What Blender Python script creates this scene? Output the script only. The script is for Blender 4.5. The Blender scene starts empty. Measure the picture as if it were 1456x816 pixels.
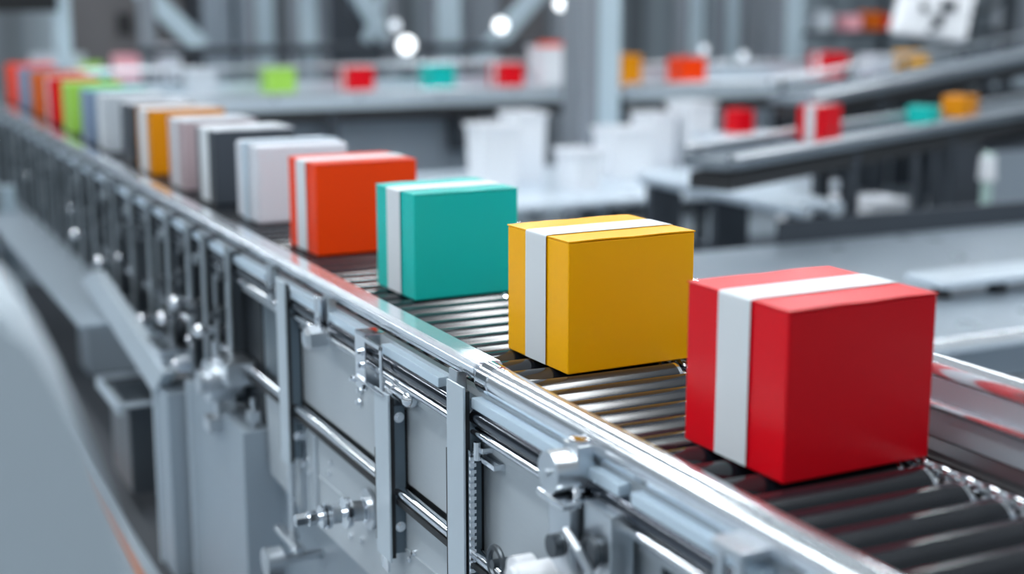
import bpy, bmesh, math, random
from mathutils import Vector, Matrix
random.seed(7)
C = bpy.context.scene.collection
# ------------------------------------------------------------------ camera numbers
FP = 2049.0; CX, CY = 728.0, 408.0
TH = math.radians(11.396); AZ = math.radians(25.92)
CAM = Vector((0, 0, 2.18))
fh = Vector((math.sin(AZ), math.cos(AZ), 0)); RT = Vector((math.cos(AZ), -math.sin(AZ), 0)); UPV = Vector((0, 0, 1))
FW = fh*math.cos(TH) - UPV*math.sin(TH); UU = fh*math.sin(TH) + UPV*math.cos(TH)
def ray(px, py): return FW*FP + RT*(px-CX) - UU*(py-CY)
def onz(px, py, z): d = ray(px, py); return CAM + d*((z-CAM.z)/d.z)
def onx(px, py, x): d = ray(px, py); return CAM + d*((x-CAM.x)/d.x)
def ony(px, py, y): d = ray(px, py); return CAM + d*((y-CAM.y)/d.y)
ZR = 1.35          # height of the roller tops

# ------------------------------------------------------------------ materials
def lin(c):
    c /= 255.0
    return c/12.92 if c <= .04045 else ((c+.055)/1.055)**2.4
def rgb(r, g, b): return (lin(r), lin(g), lin(b), 1)
def mat(name, col, rough=.5, metal=0., spec=.5, bump=0., bscale=40., var=0., ior=None, coat=0., coatr=.1, streak=None):
    m = bpy.data.materials.new(name); m.use_nodes = True
    nt = m.node_tree; b = nt.nodes['Principled BSDF']
    b.inputs['Base Color'].default_value = col; b.inputs['Roughness'].default_value = rough
    b.inputs['Metallic'].default_value = metal; b.inputs['Specular IOR Level'].default_value = spec
    if ior: b.inputs['IOR'].default_value = ior
    if coat: b.inputs['Coat Weight'].default_value = coat; b.inputs['Coat Roughness'].default_value = coatr
    tc = nt.nodes.new('ShaderNodeTexCoord')
    src = tc.outputs['Object']
    if streak:
        mp = nt.nodes.new('ShaderNodeMapping'); mp.inputs['Scale'].default_value = streak
        nt.links.new(src, mp.inputs[0]); src = mp.outputs[0]
    if var or bump:
        n = nt.nodes.new('ShaderNodeTexNoise'); n.inputs['Scale'].default_value = bscale; n.inputs['Detail'].default_value = 4
        nt.links.new(src, n.inputs['Vector'])
        if var:
            mx = nt.nodes.new('ShaderNodeMapRange'); mx.inputs['To Min'].default_value = max(.02, rough-var); mx.inputs['To Max'].default_value = rough+var
            nt.links.new(n.outputs['Fac'], mx.inputs['Value']); nt.links.new(mx.outputs[0], b.inputs['Roughness'])
        if bump:
            bp = nt.nodes.new('ShaderNodeBump'); bp.inputs['Strength'].default_value = bump; bp.inputs['Distance'].default_value = .002
            nt.links.new(n.outputs['Fac'], bp.inputs['Height']); nt.links.new(bp.outputs[0], b.inputs['Normal'])
    return m
def emat(name, col, s):
    m = bpy.data.materials.new(name); m.use_nodes = True; b = m.node_tree.nodes['Principled BSDF']
    b.inputs['Base Color'].default_value = col; b.inputs['Emission Color'].default_value = col; b.inputs['Emission Strength'].default_value = s
    return m
M = {}
M['chrome'] = mat('polished_chrome', (.80, .83, .87, 1), .10, 1.)
M['rail'] = mat('polished_rail_steel', (.82, .86, .91, 1), .15, .85)
M['dark_chrome'] = mat('dark_chrome', (.10, .11, .13, 1), .12, 1.)
M['steel'] = mat('satin_steel', (.62, .66, .70, 1), .30, 1., var=.06, bscale=20)
M['panel'] = mat('brushed_panel_steel', (.46, .51, .55, 1), .42, .35, bump=.05, bscale=180, var=.08, streak=(1, .12, 1))
M['panel_pale'] = mat('pale_coated_sheet', rgb(188, 200, 209), .4, .3, var=.05, bscale=12)
M['leg'] = mat('grey_coated_leg', rgb(158, 171, 182), .42, .35, var=.05, bscale=12)
M['teal_dark'] = mat('dark_anodised_channel', rgb(92, 106, 116), .38, .4)
M['dark'] = mat('dark_steel', (.10, .115, .13, 1), .35, .8)
M['black'] = mat('black_rubber', (.008, .009, .011, 1), .5)
M['roller'] = mat('dark_polished_roller', (.007, .009, .013, 1), .15, .0, ior=1.55)
M['fin'] = mat('fin_steel', (.30, .34, .37, 1), .4, .7)
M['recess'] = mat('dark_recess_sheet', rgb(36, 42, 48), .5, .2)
M['pan'] = mat('dark_base_pan', (.016, .017, .020, 1), .6)
M['strip'] = mat('frosted_strip', rgb(200, 218, 232), .35, .3, bump=.2, bscale=45)
M['tape'] = mat('white_tape', rgb(208, 214, 219), .45, 0, .35, bump=.12, bscale=14)
def carton(name, r, g, b, rough=.34): return mat(name+'_carton', rgb(r, g, b), rough, 0, .2, bump=.06, bscale=9, coat=.10, coatr=.22)
B = dict(red=carton('red', 212, 0, 22), yellow=carton('yellow', 244, 176, 0), teal=carton('teal', 18, 184, 176), orange=carton('orange', 235, 62, 0),
    white=carton('white', 205, 209, 218), dark=carton('charcoal', 62, 68, 76), pink=carton('rosy_grey', 178, 160, 165), amber=carton('amber', 214, 136, 4),
    blue=carton('slate_blue', 118, 138, 165), lime=carton('lime', 156, 206, 84), brown=carton('rust', 196, 92, 14), grey=carton('pale_grey', 188, 196, 204),
    rose=carton('rose', 236, 170, 180), mint=carton('mint', 120, 206, 182))
M['white_plastic'] = mat('white_plastic', rgb(226, 229, 234), .4)
M['table_top'] = mat('steel_table_top', rgb(146, 158, 169), .3, .35, var=.08, bscale=3)
M['conv_grey'] = mat('conveyor_grey', rgb(112, 121, 130), .6, 0, .3)
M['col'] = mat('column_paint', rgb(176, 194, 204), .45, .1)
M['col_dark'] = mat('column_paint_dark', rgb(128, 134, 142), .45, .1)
M['cowl'] = mat('pale_cowl_paint', rgb(174, 187, 197), .5)
M['machine'] = mat('machine_grey', rgb(146, 156, 166), .4, .3, var=.1, bscale=3)
M['machine_dark'] = mat('machine_dark', rgb(58, 64, 72), .45, .3)
M['machine_brown'] = mat('machine_warm_grey', rgb(96, 94, 96), .5, .1)
M['bench'] = mat('bench_top', rgb(196, 208, 219), .3, .35, var=.08, bscale=3)
M['screen'] = mat('dark_screen', (.006, .008, .01, 1), .3)
M['lens'] = emat('lit_lens', (.93, .97, 1, 1), 2.6)
M['lens_dim'] = emat('dim_lens', (.86, .93, 1, 1), .8)
M['ceil_lens'] = emat('ceiling_diffuser', (.94, .98, 1, 1), 34.)
def floor_mat():
    m = mat('sealed_concrete', rgb(140, 151, 161), .30, 0, .5, bump=.04, bscale=6, var=.08)
    nt = m.node_tree; b = nt.nodes['Principled BSDF']
    n = nt.nodes.new('ShaderNodeTexNoise'); n.inputs['Scale'].default_value = .8; n.inputs['Detail'].default_value = 5
    r = nt.nodes.new('ShaderNodeValToRGB'); r.color_ramp.elements[0].position = .3; r.color_ramp.elements[1].position = .75
    r.color_ramp.elements[0].color = rgb(140, 152, 162); r.color_ramp.elements[1].color = rgb(160, 171, 181)
    tc = nt.nodes.new('ShaderNodeTexCoord'); nt.links.new(tc.outputs['Object'], n.inputs['Vector'])
    nt.links.new(n.outputs['Fac'], r.inputs[0]); nt.links.new(r.outputs[0], b.inputs['Base Color'])
    return m
def wall_mat():
    m = mat('wall_panelling', rgb(92, 98, 104), .55)
    nt = m.node_tree; b = nt.nodes['Principled BSDF']
    tc = nt.nodes.new('ShaderNodeTexCoord'); mp = nt.nodes.new('ShaderNodeMapping'); mp.inputs['Scale'].default_value = (1.1, 1.1, .03)
    n = nt.nodes.new('ShaderNodeTexNoise'); n.inputs['Scale'].default_value = 1.6; n.inputs['Detail'].default_value = 2
    r = nt.nodes.new('ShaderNodeValToRGB'); r.color_ramp.elements[0].position = .38; r.color_ramp.elements[1].position = .62
    r.color_ramp.elements[0].color = rgb(92, 98, 104); r.color_ramp.elements[1].color = rgb(160, 172, 180)
    nt.links.new(tc.outputs['Object'], mp.inputs[0]); nt.links.new(mp.outputs[0], n.inputs['Vector'])
    nt.links.new(n.outputs['Fac'], r.inputs[0]); nt.links.new(r.outputs[0], b.inputs['Base Color'])
    return m
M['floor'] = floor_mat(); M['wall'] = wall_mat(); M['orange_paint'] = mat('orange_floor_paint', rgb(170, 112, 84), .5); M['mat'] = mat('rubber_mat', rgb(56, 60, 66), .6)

# ------------------------------------------------------------------ mesh helpers
class MB:
    def __init__(s): s.bm = bmesh.new()
    def box(s, x0, x1, y0, y1, z0, z1, bev=0., rz=0., seg=2):
        r = bmesh.ops.create_cube(s.bm, size=1.)
        vs = r['verts']; c = Vector(((x0+x1)/2, (y0+y1)/2, (z0+z1)/2)); R = Matrix.Rotation(rz, 3, 'Z')
        for v in vs: v.co = c + R @ Vector((v.co.x*(x1-x0), v.co.y*(y1-y0), v.co.z*(z1-z0)))
        if bev:
            es = list({e for v in vs for e in v.link_edges})
            bmesh.ops.bevel(s.bm, geom=es, offset=bev, segments=seg, affect='EDGES', profile=.5)
        return s
    def rod(s, a, b, r, r2=None, seg=20, caps=True):
        a, b = Vector(a), Vector(b); d = b-a; L = d.length
        q = d.to_track_quat('Z', 'Y').to_matrix().to_4x4()
        bmesh.ops.create_cone(s.bm, cap_ends=caps, segments=seg, radius1=r, radius2=r if r2 is None else r2, depth=L, matrix=Matrix.Translation((a+b)/2) @ q)
        return s
    def bar(s, a, b, w, h, bev=0.):
        # square bar between two points; w sideways, h upwards
        a, b = Vector(a), Vector(b); d = (b-a); L = d.length
        q = d.to_track_quat('Y', 'Z').to_matrix()
        r = bmesh.ops.create_cube(s.bm, size=1.); vs = r['verts']; c = (a+b)/2
        for v in vs: v.co = c + q @ Vector((v.co.x*w, v.co.y*L, v.co.z*h))
        if bev:
            bmesh.ops.bevel(s.bm, geom=list({e for v in vs for e in v.link_edges}), offset=bev, segments=2, affect='EDGES')
        return s
    def prism(s, pts, axis, a, b, bev=0.):
        # polygon in the plane perpendicular to axis, extruded from a to b
        def P(u, v, w): return {'x': (w, u, v), 'y': (u, w, v), 'z': (u, v, w)}[axis]
        v0 = [s.bm.verts.new(P(u, v, a)) for u, v in pts]; v1 = [s.bm.verts.new(P(u, v, b)) for u, v in pts]
        fs = [s.bm.faces.new(v0), s.bm.faces.new(v1)]
        n = len(pts)
        for i in range(n): fs.append(s.bm.faces.new((v0[i], v0[(i+1) % n], v1[(i+1) % n], v1[i])))
        bmesh.ops.recalc_face_normals(s.bm, faces=fs)
        if bev: bmesh.ops.bevel(s.bm, geom=list({e for f in fs for e in f.edges}), offset=bev, segments=2, affect='EDGES')
        return s
    def ball(s, c, r, sub=2, sc=(1, 1, 1)):
        bmesh.ops.create_icosphere(s.bm, subdivisions=sub, radius=r, matrix=Matrix.Translation(c) @ Matrix.Diagonal((*sc, 1)))
        return s
    def torus(s, c, axis, R, r, n=20, m=8, sc=(1, 1)):
        c = Vector(c); ring = []
        e = {'x': (Vector((0, 1, 0)), Vector((0, 0, 1)), Vector((1, 0, 0))), 'y': (Vector((1, 0, 0)), Vector((0, 0, 1)), Vector((0, 1, 0))), 'z': (Vector((1, 0, 0)), Vector((0, 1, 0)), Vector((0, 0, 1)))}[axis]
        for i in range(n):
            t = 2*math.pi*i/n; o = e[0]*math.cos(t)*sc[0]+e[1]*math.sin(t)*sc[1]
            ring.append([s.bm.verts.new(c+o*R+(o*math.cos(2*math.pi*j/m)+e[2]*math.sin(2*math.pi*j/m))*r) for j in range(m)])
        for i in range(n):
            for j in range(m):
                s.bm.faces.new((ring[i][j], ring[(i+1) % n][j], ring[(i+1) % n][(j+1) % m], ring[i][(j+1) % m]))
        return s
def tag(o, label=None, cat=None, group=None, kind=None):
    if label: o['label'] = label
    if cat: o['category'] = cat
    if group: o['group'] = group
    if kind: o['kind'] = kind
    return o
def emit(name, mb, m, parent=None, origin=(0, 0, 0), label=None, smooth=40):
    bm = mb.bm; O = Vector(origin)
    bmesh.ops.recalc_face_normals(bm, faces=bm.faces)
    for v in bm.verts: v.co -= O
    for f in bm.faces: f.smooth = True
    for e in bm.edges:
        if len(e.link_faces) == 2 and e.calc_face_angle(0) > math.radians(smooth): e.smooth = False
    me = bpy.data.meshes.new(name); bm.to_mesh(me); bm.free()
    me.materials.append(m)
    o = bpy.data.objects.new(name, me); C.objects.link(o)
    wn = o.modifiers.new('weighted', 'WEIGHTED_NORMAL'); wn.keep_sharp = True
    if parent is not None: o.parent = parent
    else: o.location = O
    if label: o['label'] = label
    return o
class Thing:
    def __init__(s, name, label, cat, loc, group=None):
        s.o = bpy.data.objects.new(name, None); s.o.empty_display_size = .1
        s.o.location = loc; C.objects.link(s.o); s.L = Vector(loc); tag(s.o, label, cat, group)
    def part(s, name, mb, m, sub=None, label=None): return emit(name, mb, m, sub or s.o, s.L, label)
def solo(name, mb, m, label=None, cat=None, origin=(0, 0, 0), group=None, kind=None):
    return tag(emit(name, mb, m, None, origin), label, cat, group, kind)
def kids(o): return [c for c in C.objects if c.parent == o]
def copy_tree(o, parent=None):
    c = o.copy(); C.objects.link(c)
    if parent is not None: c.parent = parent
    for ch in kids(o): copy_tree(ch, c)
    return c

# ------------------------------------------------------------------ setting
solo('floor', MB().box(-14, 26, -8, 23, -.1, 0), M['floor'], kind='structure')
solo('wall_back', MB().box(-14, 26, 22, 22.3, 0, 5.7), M['wall'], kind='structure')
solo('wall_right', MB().box(25.7, 26, -8, 22, 0, 5.7), M['wall'], kind='structure')
solo('trim_1', MB().box(.97, 1.01, 1, 12, 0, .004), M['orange_paint'], kind='structure')
solo('rubber_mat', MB().box(1.06, 2.15, 1.2, 12.2, 0, .012, .003), M['mat'], 'long dark rubber mat on the floor under the main roller line', 'mat')  # dark sheet put in for the conveyor's shade on the floor

# ------------------------------------------------------------------ main conveyor
cv = Thing('roller_conveyor', 'long main roller conveyor with polished side rail carrying the row of coloured cartons', 'conveyor', (1.58, .9, 0))
P = cv.part
Y0, Y1 = .92, 12.55
PITCH = .0925
# rollers
r0 = P('roller', MB().rod((1.269, 0+.9, 1.3065), (1.742, .9, 1.3065), .0435, seg=36), M['roller'])
rc = P('roller_cap', MB().rod((1.742, .9, 1.3065), (1.750, .9, 1.3065), .044, seg=36).rod((1.75, .9, 1.308), (1.775, .9, 1.308), .012, seg=12), M['chrome'], r0)
n_roll = int((Y1-Y0-.1)/PITCH)
stuff = MB()
for i in range(n_roll):
    y = Y0+.06+i*PITCH
    if i < 100:
        if i == 0: o = r0
        else:
            o = r0.copy(); C.objects.link(o); o.parent = cv.o
            c = rc.copy(); C.objects.link(c); c.parent = o
        o.location = (0, y-.9, 0)
    else: stuff.rod((1.269, y, 1.3065), (1.75, y, 1.3065), .0435, seg=20)
tag(P('rollers', stuff, M['roller']), kind='stuff')
P('base_pan', MB().box(1.272, 1.87, Y0, Y1, 1.17, 1.20), M['pan'])  # dark sheet added so the gaps between rollers look shaded
P('chain_channel', MB().box(1.835, 1.87, Y0, Y1, 1.2, 1.335, .004).box(1.752, 1.76, Y0, Y1, 1.2, 1.262), M['pan'])
# chain on the far ends of the rollers
ch = MB(); y = Y0+.02; k = 0
while y < 4.2:
    if k % 2: ch.torus((1.79, y, 1.337), 'z', .017, .0058, 12, 6, (.62, 1.25))
    else: ch.torus((1.79, y, 1.335), 'x', .017, .0058, 12, 6, (1.25, .62))
    y += .030; k += 1
P('drive_chain', ch, M['chrome'])
sp = MB()
for i in range(24):
    y = Y0+.06+i*PITCH; sp.rod((1.768, y, 1.308), (1.776, y, 1.308), .021, seg=12).rod((1.80, y, 1.308), (1.836, y, 1.308), .007, seg=8)
P('sprocket_row', sp, M['steel'])
# right-hand guard
P('guard_plate', MB().box(1.905, 1.93, Y0, Y1, 1.345, 1.47, .003), M['panel_pale'])
P('guard_foot', MB().prism([(1.872, 1.30), (1.905, 1.345), (1.93, 1.345), (1.93, 1.18), (1.872, 1.18)], 'y', Y0, Y1, .003), M['dark'])
P('guard_rail', MB().rod((1.925, Y0, 1.476), (1.925, Y1, 1.476), .026, seg=32), M['rail'])
P('guard_rail', MB().rod((1.898, Y0, 1.412), (1.898, Y1, 1.412), .011, seg=24), M['rail'])
P('outer_frame', MB().box(1.93, 1.96, Y0, Y1, 1.0, 1.40, .004), M['panel'])
# left hand rail: round near length, sleeve, flat-topped far length
P('side_rail', MB().rod((1.266, .9, 1.378), (1.266, 2.70, 1.378), .0345, seg=40), M['rail'], label='rounded near length of the polished side rail')
P('rail_sleeve', MB().rod((1.266, 2.66, 1.378), (1.266, 2.715, 1.378), .0362, seg=40).torus((1.266, 2.715, 1.378), 'y', .033, .0036, 36, 8), M['chrome'])
P('side_rail', MB().prism([(1.236, 1.381), (1.231, 1.388), (1.231, 1.402), (1.241, 1.412), (1.292, 1.412), (1.30, 1.405), (1.30, 1.381)], 'y', 2.72, Y1, .0025), M['rail'], label='flat-topped far length of the polished side rail')
P('rail_lip', MB().box(1.239, 1.250, 2.73, Y1, 1.371, 1.381, .003), M['chrome'])
# strips and tubes under the rail
segs = [(.92, 1.60), (1.66, 2.05), (2.09, 2.72), (2.90, 3.26), (3.42, 3.68), (3.76, 4.12), (4.27, 4.7), (4.75, 5.25), (5.35, 6.1), (6.15, 7.2), (7.25, 8.6), (8.65, 12.5)]
for a, b in segs: P('inner_strip', MB().box(1.224, 1.250, a, b, 1.314, 1.338, .003, seg=2), M['strip'])
P('roller_seat', MB().box(1.250, 1.268, Y0, Y1, 1.22, 1.346, .002), M['panel'])
P('edge_tube', MB().rod((1.240, Y0, 1.295), (1.240, Y1, 1.295), .0215, seg=28), M['dark_chrome'])
P('upper_rod', MB().rod((1.232, Y0, 1.262), (1.232, Y1, 1.262), .0105, seg=18), M['chrome'])
P('lower_rod', MB().rod((1.234, 1.9, .982), (1.234, 7.2, .982), .015, seg=24), M['chrome'])
P('rod_bed', MB().box(1.222, 1.252, 1.9, 7.2, .950, .967, .002), M['black'])  # black bar stands for the shadow band under the lower rod
# frame body
P('frame_body', MB().box(1.268, 1.275, Y0, Y1, .70, 1.255).box(1.28, 1.90, Y0, Y1, 1.04, 1.16), M['dark'])
# side panels between the posts
def panel(a, b, z0, z1, x=1.258, m='panel'): return P('side_panel', MB().box(x, 1.268, a, b, z0, z1, .003), M[m])
panel(3.40, 4.12, .995, 1.255); panel(2.90, 3.36, .995, 1.255); panel(2.0, 2.74, .70, 1.255); panel(.92, 1.96, .70, 1.25)
panel(4.25, 4.42, .995, 1.25, m='teal_dark')
# skirt with sloped lower edge
P('skirt_panel', MB().prism([(2.0, .70), (2.85, .665), (4.02, .645), (4.36, .66), (4.40, .96), (2.0, .955)], 'x', 1.248, 1.266, .003), M['panel'])
P('skirt_fold', MB().prism([(2.0, .86), (4.0, .80), (4.0, .806), (2.0, .866)], 'x', 1.244, 1.249), M['panel'])
P('seam_strip', MB().box(1.240, 1.250, 3.86, 3.90, .655, .955, .003).box(1.243, 1.25, 3.95, 4.02, .655, .955, .003), M['steel'])
# ---- posts
def hexbolt(mb, x, y, z, r=.009, t=.012, seg=6): mb.rod((x-t, y, z), (x, y, z), r, seg=seg).rod((x-.003, y, z), (x, y, z), r*1.5, seg=16); return mb
def frontbolt(mb, x, y, z, r=.009, t=.012): mb.rod((x, y-t, z), (x, y, z), r, seg=6).rod((x, y-.003, z), (x, y, z), r*1.5, seg=16); return mb
def post(y, z0, z1, w=.085, x=1.203, tail=None):
    p = P('post', MB().box(x, x+.006, y, y+w, z0, z1, .0015), M['panel_pale'])
    P('gasket', MB().box(x+.006, x+.017, y+.003, y+w, z0+.01, z1-.01), M['black'], p)  # black fill standing for the gap between plate and channel
    P('channel', MB().box(x+.017, x+.046, y+.004, y+w, z0+.02, z1-.03, .003), M['teal_dark'], p)
    P('back_gasket', MB().box(x+.046, x+.056, y+.014, y+w, z0+.03, z1-.05), M['black'], p)
    P('edge_strip', MB().box(x+.002, x+.008, y+w-.002, y+w+.009, z0+.03, z1-.16), M['black'], p)  # black strip painting the shadow gap beside the plate
    for a_ in ((x+.03, y+.006, z1-.06), (x+.03, y+.006, z0+.09), (x+.051, y+.016, z0+.11, .007, .01)): P('bolt', frontbolt(MB(), *a_), M['chrome'], p)
    if tail:
        P('tail_tube', MB().rod((x+.018, y+.04, z0-tail), (x+.018, y+.04, z0+.02), .012, seg=16).rod((x+.018, y+.04, z0-tail-.02), (x+.018, y+.04, z0-tail+.01), .016, seg=16).rod((x+.018, y+.04, z0-.05), (x+.018, y+.04, z0-.03), .015, seg=16), M['steel'], p)
    return p
post(4.0, .80, 1.362, tail=.24)
post(2.715, .25, 1.362, w=.09)
q = post(3.165, .80, 1.232, w=.095)
P('hook_plate', MB().box(1.205, 1.212, 3.19, 3.235, .765, .81, .002), M['chrome'], q)
post(1.80, .35, 1.24)
# toothed strip beside the near tall post
tb = MB().box(1.212, 1.222, 2.700, 2.712, .3, 1.225)
for i in range(60): tb.box(1.210, 1.224, 2.694, 2.701, .32+i*.015, .328+i*.015)
P('toothed_strip', tb, M['chrome'])
P('post_cap', MB().box(1.222, 1.258, 2.66, 2.712, 1.226, 1.24, .003).box(1.23, 1.262, 2.62, 2.70, 1.20, 1.214, .003).rod((1.22, 2.68, 1.21), (1.22, 2.68, 1.25), .008), M['chrome'])
# rail hangers (flat clips from the rail down to the tubes)
for y in (3.66, 4.20, 2.79):
    P('rail_hanger', MB().box(1.222, 1.228, y, y+.045, 1.26, 1.378, .002).box(1.222, 1.25, y+.010, y+.014, 1.30, 1.375, .001), M['steel'])
# hexagonal clamp nut on the upper rod
hx = MB().rod((1.175, 3.70, 1.262), (1.228, 3.70, 1.262), .036, seg=6).rod((1.165, 3.70, 1.262), (1.176, 3.70, 1.262), .024, .034, seg=6)
P('clamp_nut', hx, M['steel']); P('clamp_clip', MB().box(1.205, 1.214, 3.685, 3.72, 1.285, 1.375, .002).box(1.205, 1.235, 3.72, 3.724, 1.28, 1.36).rod((1.2, 3.702, 1.31), (1.206, 3.702, 1.31), .007, seg=8), M['chrome'])
# U bracket over the tubes
ub = MB().box(1.205, 1.211, 3.33, 3.40, 1.20, 1.342, .002).box(1.205, 1.262, 3.33, 3.40, 1.342, 1.348, .002)
ub.box(1.200, 1.206, 3.20, 3.214, 1.235, 1.345, .002).box(1.200, 1.206, 3.20, 3.33, 1.333, 1.345, .002).box(1.196, 1.24, 3.18, 3.40, 1.224, 1.23, .002)
P('tube_bracket', ub, M['chrome'])
for a_ in ((1.205, 3.35, 1.30, .007), (1.205, 3.35, 1.265, .007), (1.205, 3.41, 1.215, .007), (1.205, 3.32, 1.215, .007), (1.256, 3.50, 1.155, .008), (1.256, 3.51, 1.12, .008)): P('bolt', hexbolt(MB(), *a_), M['chrome'])
P('latch_tube', MB().rod((1.235, 3.10, 1.24), (1.235, 3.22, 1.24), .02, seg=20).ball((1.235, 3.10, 1.235), .022), M['chrome'])
# drive shaft assembly, pointing out from the skirt
c0 = onx(560, 705, 1.235)
sy, sz = 3.42, .852
sh = P('drive_shaft', MB().rod((1.04, sy, sz), (1.25, sy, sz), .011, seg=20).rod((1.04, sy, sz), (1.07, sy, sz), .017, seg=6).rod((1.075, sy, sz), (1.095, sy, sz), .021, seg=8), M['chrome'])
for xx, rr, tt in ((1.112, .030, .010), (1.126, .034, .012), (1.150, .024, .02), (1.175, .042, .005), (1.185, .040, .005), (1.205, .028, .03), (1.232, .034, .012)):
    P('disc', MB().rod((xx-tt/2, sy, sz), (xx+tt/2, sy, sz), rr, seg=32), M['chrome' if rr > .029 else 'steel'], sh)
P('shaft_shield', MB().rod((1.236, sy, sz), (1.246, sy, sz), .055, seg=40), M['steel'], sh)
# screws and slots on the skirt
def screw(px, py, r=.009, x=1.248):
    q = onx(px, py, x); m = MB().rod((x-.006, q.y, q.z), (x+.002, q.y, q.z), r, r, seg=14).rod((x-.009, q.y, q.z), (x-.005, q.y, q.z), r*.6, r*.9, seg=6); P('screw', m, M['chrome'])
for a in ((472, 658), (500, 762), (516, 768), (440, 655), (442, 672), (470, 672), (590, 786), (584, 795), (536, 725), (432, 660)): screw(*a)
for (px, py) in ((539, 533), (537, 546)): screw(px, py, .008, 1.257)
# ---- round knob and clutter of the near clamp
kn = onx(803, 668, 1.19)
P('clamp_knob', MB().rod((1.155, kn.y, kn.z), (1.20, kn.y, kn.z), .040, seg=40).rod((1.148, kn.y, kn.z), (1.158, kn.y, kn.z), .007, seg=10).box(1.20, 1.235, kn.y-.028, kn.y+.028, kn.z-.03, kn.z+.05, .004), M['steel'])
P('clamp_arm', MB().box(1.20, 1.25, kn.y-.02, kn.y+.01, kn.z+.05, kn.z+.06, .004), M['chrome'])
P('clamp_pin', MB().rod((1.19, kn.y-.06, kn.z+.07), (1.19, kn.y-.06, kn.z+.075), .012), M['chrome'])
P('spring_rod', MB().rod((1.2, kn.y-.03, kn.z-.02), (1.2, kn.y-.03, kn.z-.13), .009, seg=12), M['chrome'])
sp2 = MB()
for i in range(9): sp2.torus((1.2, kn.y-.03, kn.z-.03-i*.011), 'z', .011, .003, 14, 6)
P('spring', sp2, M['chrome'])
v = onx(820, 730, 1.21)
vb = MB().box(1.17, 1.25, v.y-.045, v.y+.04, v.z-.12, v.z+.03, .008).box(1.19, 1.24, v.y-.16, v.y-.06, v.z-.10, v.z+.05, .006)
P('valve_block', vb, M['steel'])
P('valve_lid', MB().box(1.15, 1.25, v.y-.055, v.y+.05, v.z+.03, v.z+.045, .005), M['chrome'])
P('valve_port', MB().rod((1.15, v.y-.01, v.z-.05), (1.17, v.y-.01, v.z-.05), .022, seg=20), M['dark'])
P('valve_port', MB().rod((1.178, v.y-.11, v.z-.03), (1.19, v.y-.11, v.z-.03), .026, seg=20).torus((1.178, v.y-.11, v.z-.03), 'x', .026, .006), M['dark'])
hp = MB(); pts = [(1.18, v.y-.04, v.z-.03), (1.15, v.y-.07, v.z-.0), (1.15, v.y-.12, v.z-.02), (1.17, v.y-.15, v.z-.08), (1.18, v.y-.14, v.z-.16)]
for a, b_ in zip(pts, pts[1:]): hp.rod(a, b_, .008, seg=12); hp.ball(b_, .008)
P('air_hose', hp, M['steel'])
v = onx(775, 822, 1.12)
P('valve_cap', MB().rod((1.06, v.y, v.z), (1.13, v.y, v.z), .035, seg=28).rod((1.05, v.y, v.z+.01), (1.07, v.y, v.z+.01), .022, seg=20).rod((1.09, v.y+.07, v.z-.01), (1.13, v.y+.07, v.z-.01), .03, seg=28).box(1.12, 1.25, v.y-.05, v.y+.11, v.z-.04, v.z-.01, .004), M['white_plastic'])
v = onx(712, 800, 1.2)
P('hand_wheel', MB().torus((1.19, v.y, v.z), 'x', .034, .007, 28, 8).rod((1.18, v.y, v.z), (1.25, v.y, v.z), .01), M['dark'])
v = onx(1050, 790, 1.22)
P('rail_fork', MB().box(1.19, 1.20, v.y, v.y+.02, v.z-.14, v.z+.02, .003).box(1.19, 1.20, v.y-.05, v.y-.03, v.z-.14, v.z+.02, .003).box(1.185, 1.26, v.y-.055, v.y+.025, v.z+.01, v.z+.03, .004), M['steel'])

# ---- the crowded side of the far part of the line: fins, brackets, clamps
proto = None
fin_y = [4.62, 4.95, 5.18, 5.52, 5.86, 6.22, 6.6, 6.78, 7.15, 7.5, 7.9, 8.3, 8.65, 9.05, 9.5, 9.9, 10.3, 10.75, 11.2, 11.6, 12.0, 12.35]
fin0 = P('fin', MB().box(1.203, 1.209, 0+1, .055+1, .80, 1.372, .002), M['fin'])
fin1 = P('fin_channel', MB().box(1.216, 1.255, 1.01, 1.055, .83, 1.35, .002), M['dark'], fin0)
for i, y in enumerate(fin_y):
    if i == 0: o = fin0
    else:
        o = fin0.copy(); C.objects.link(o); o.parent = cv.o
        c = fin1.copy(); C.objects.link(c); c.parent = o
    o.location = (0, y-1, -.0)
    zt = 1.08+.2*random.random()
    m = MB().box(1.19, 1.25, y+.10, y+.16+.05*random.random(), zt-.06, zt, .004).rod((1.17, y+.13, zt-.03), (1.19, y+.13, zt-.03), .013, seg=6)
    P('side_bracket', m, M['dark'])
    P('clamp', MB().rod((1.19, y+.09, 1.262), (1.23, y+.09, 1.262), .022, seg=6), M['fin' if i % 2 else 'dark'])
    P('side_rod', MB().rod((1.20, y+.17, 1.0-.15*random.random()), (1.20, y+.17, 1.25), .008, seg=10), M['fin' if i % 3 == 0 else 'dark'])
    if i % 4 == 1: P('cap_nut', MB().ball((1.185, y+.2, .93+.3*random.random()), .014), M['chrome'])
P('recess_plate', MB().box(1.258, 1.268, 4.44, Y1, .78, 1.25), M['recess'])
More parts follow.
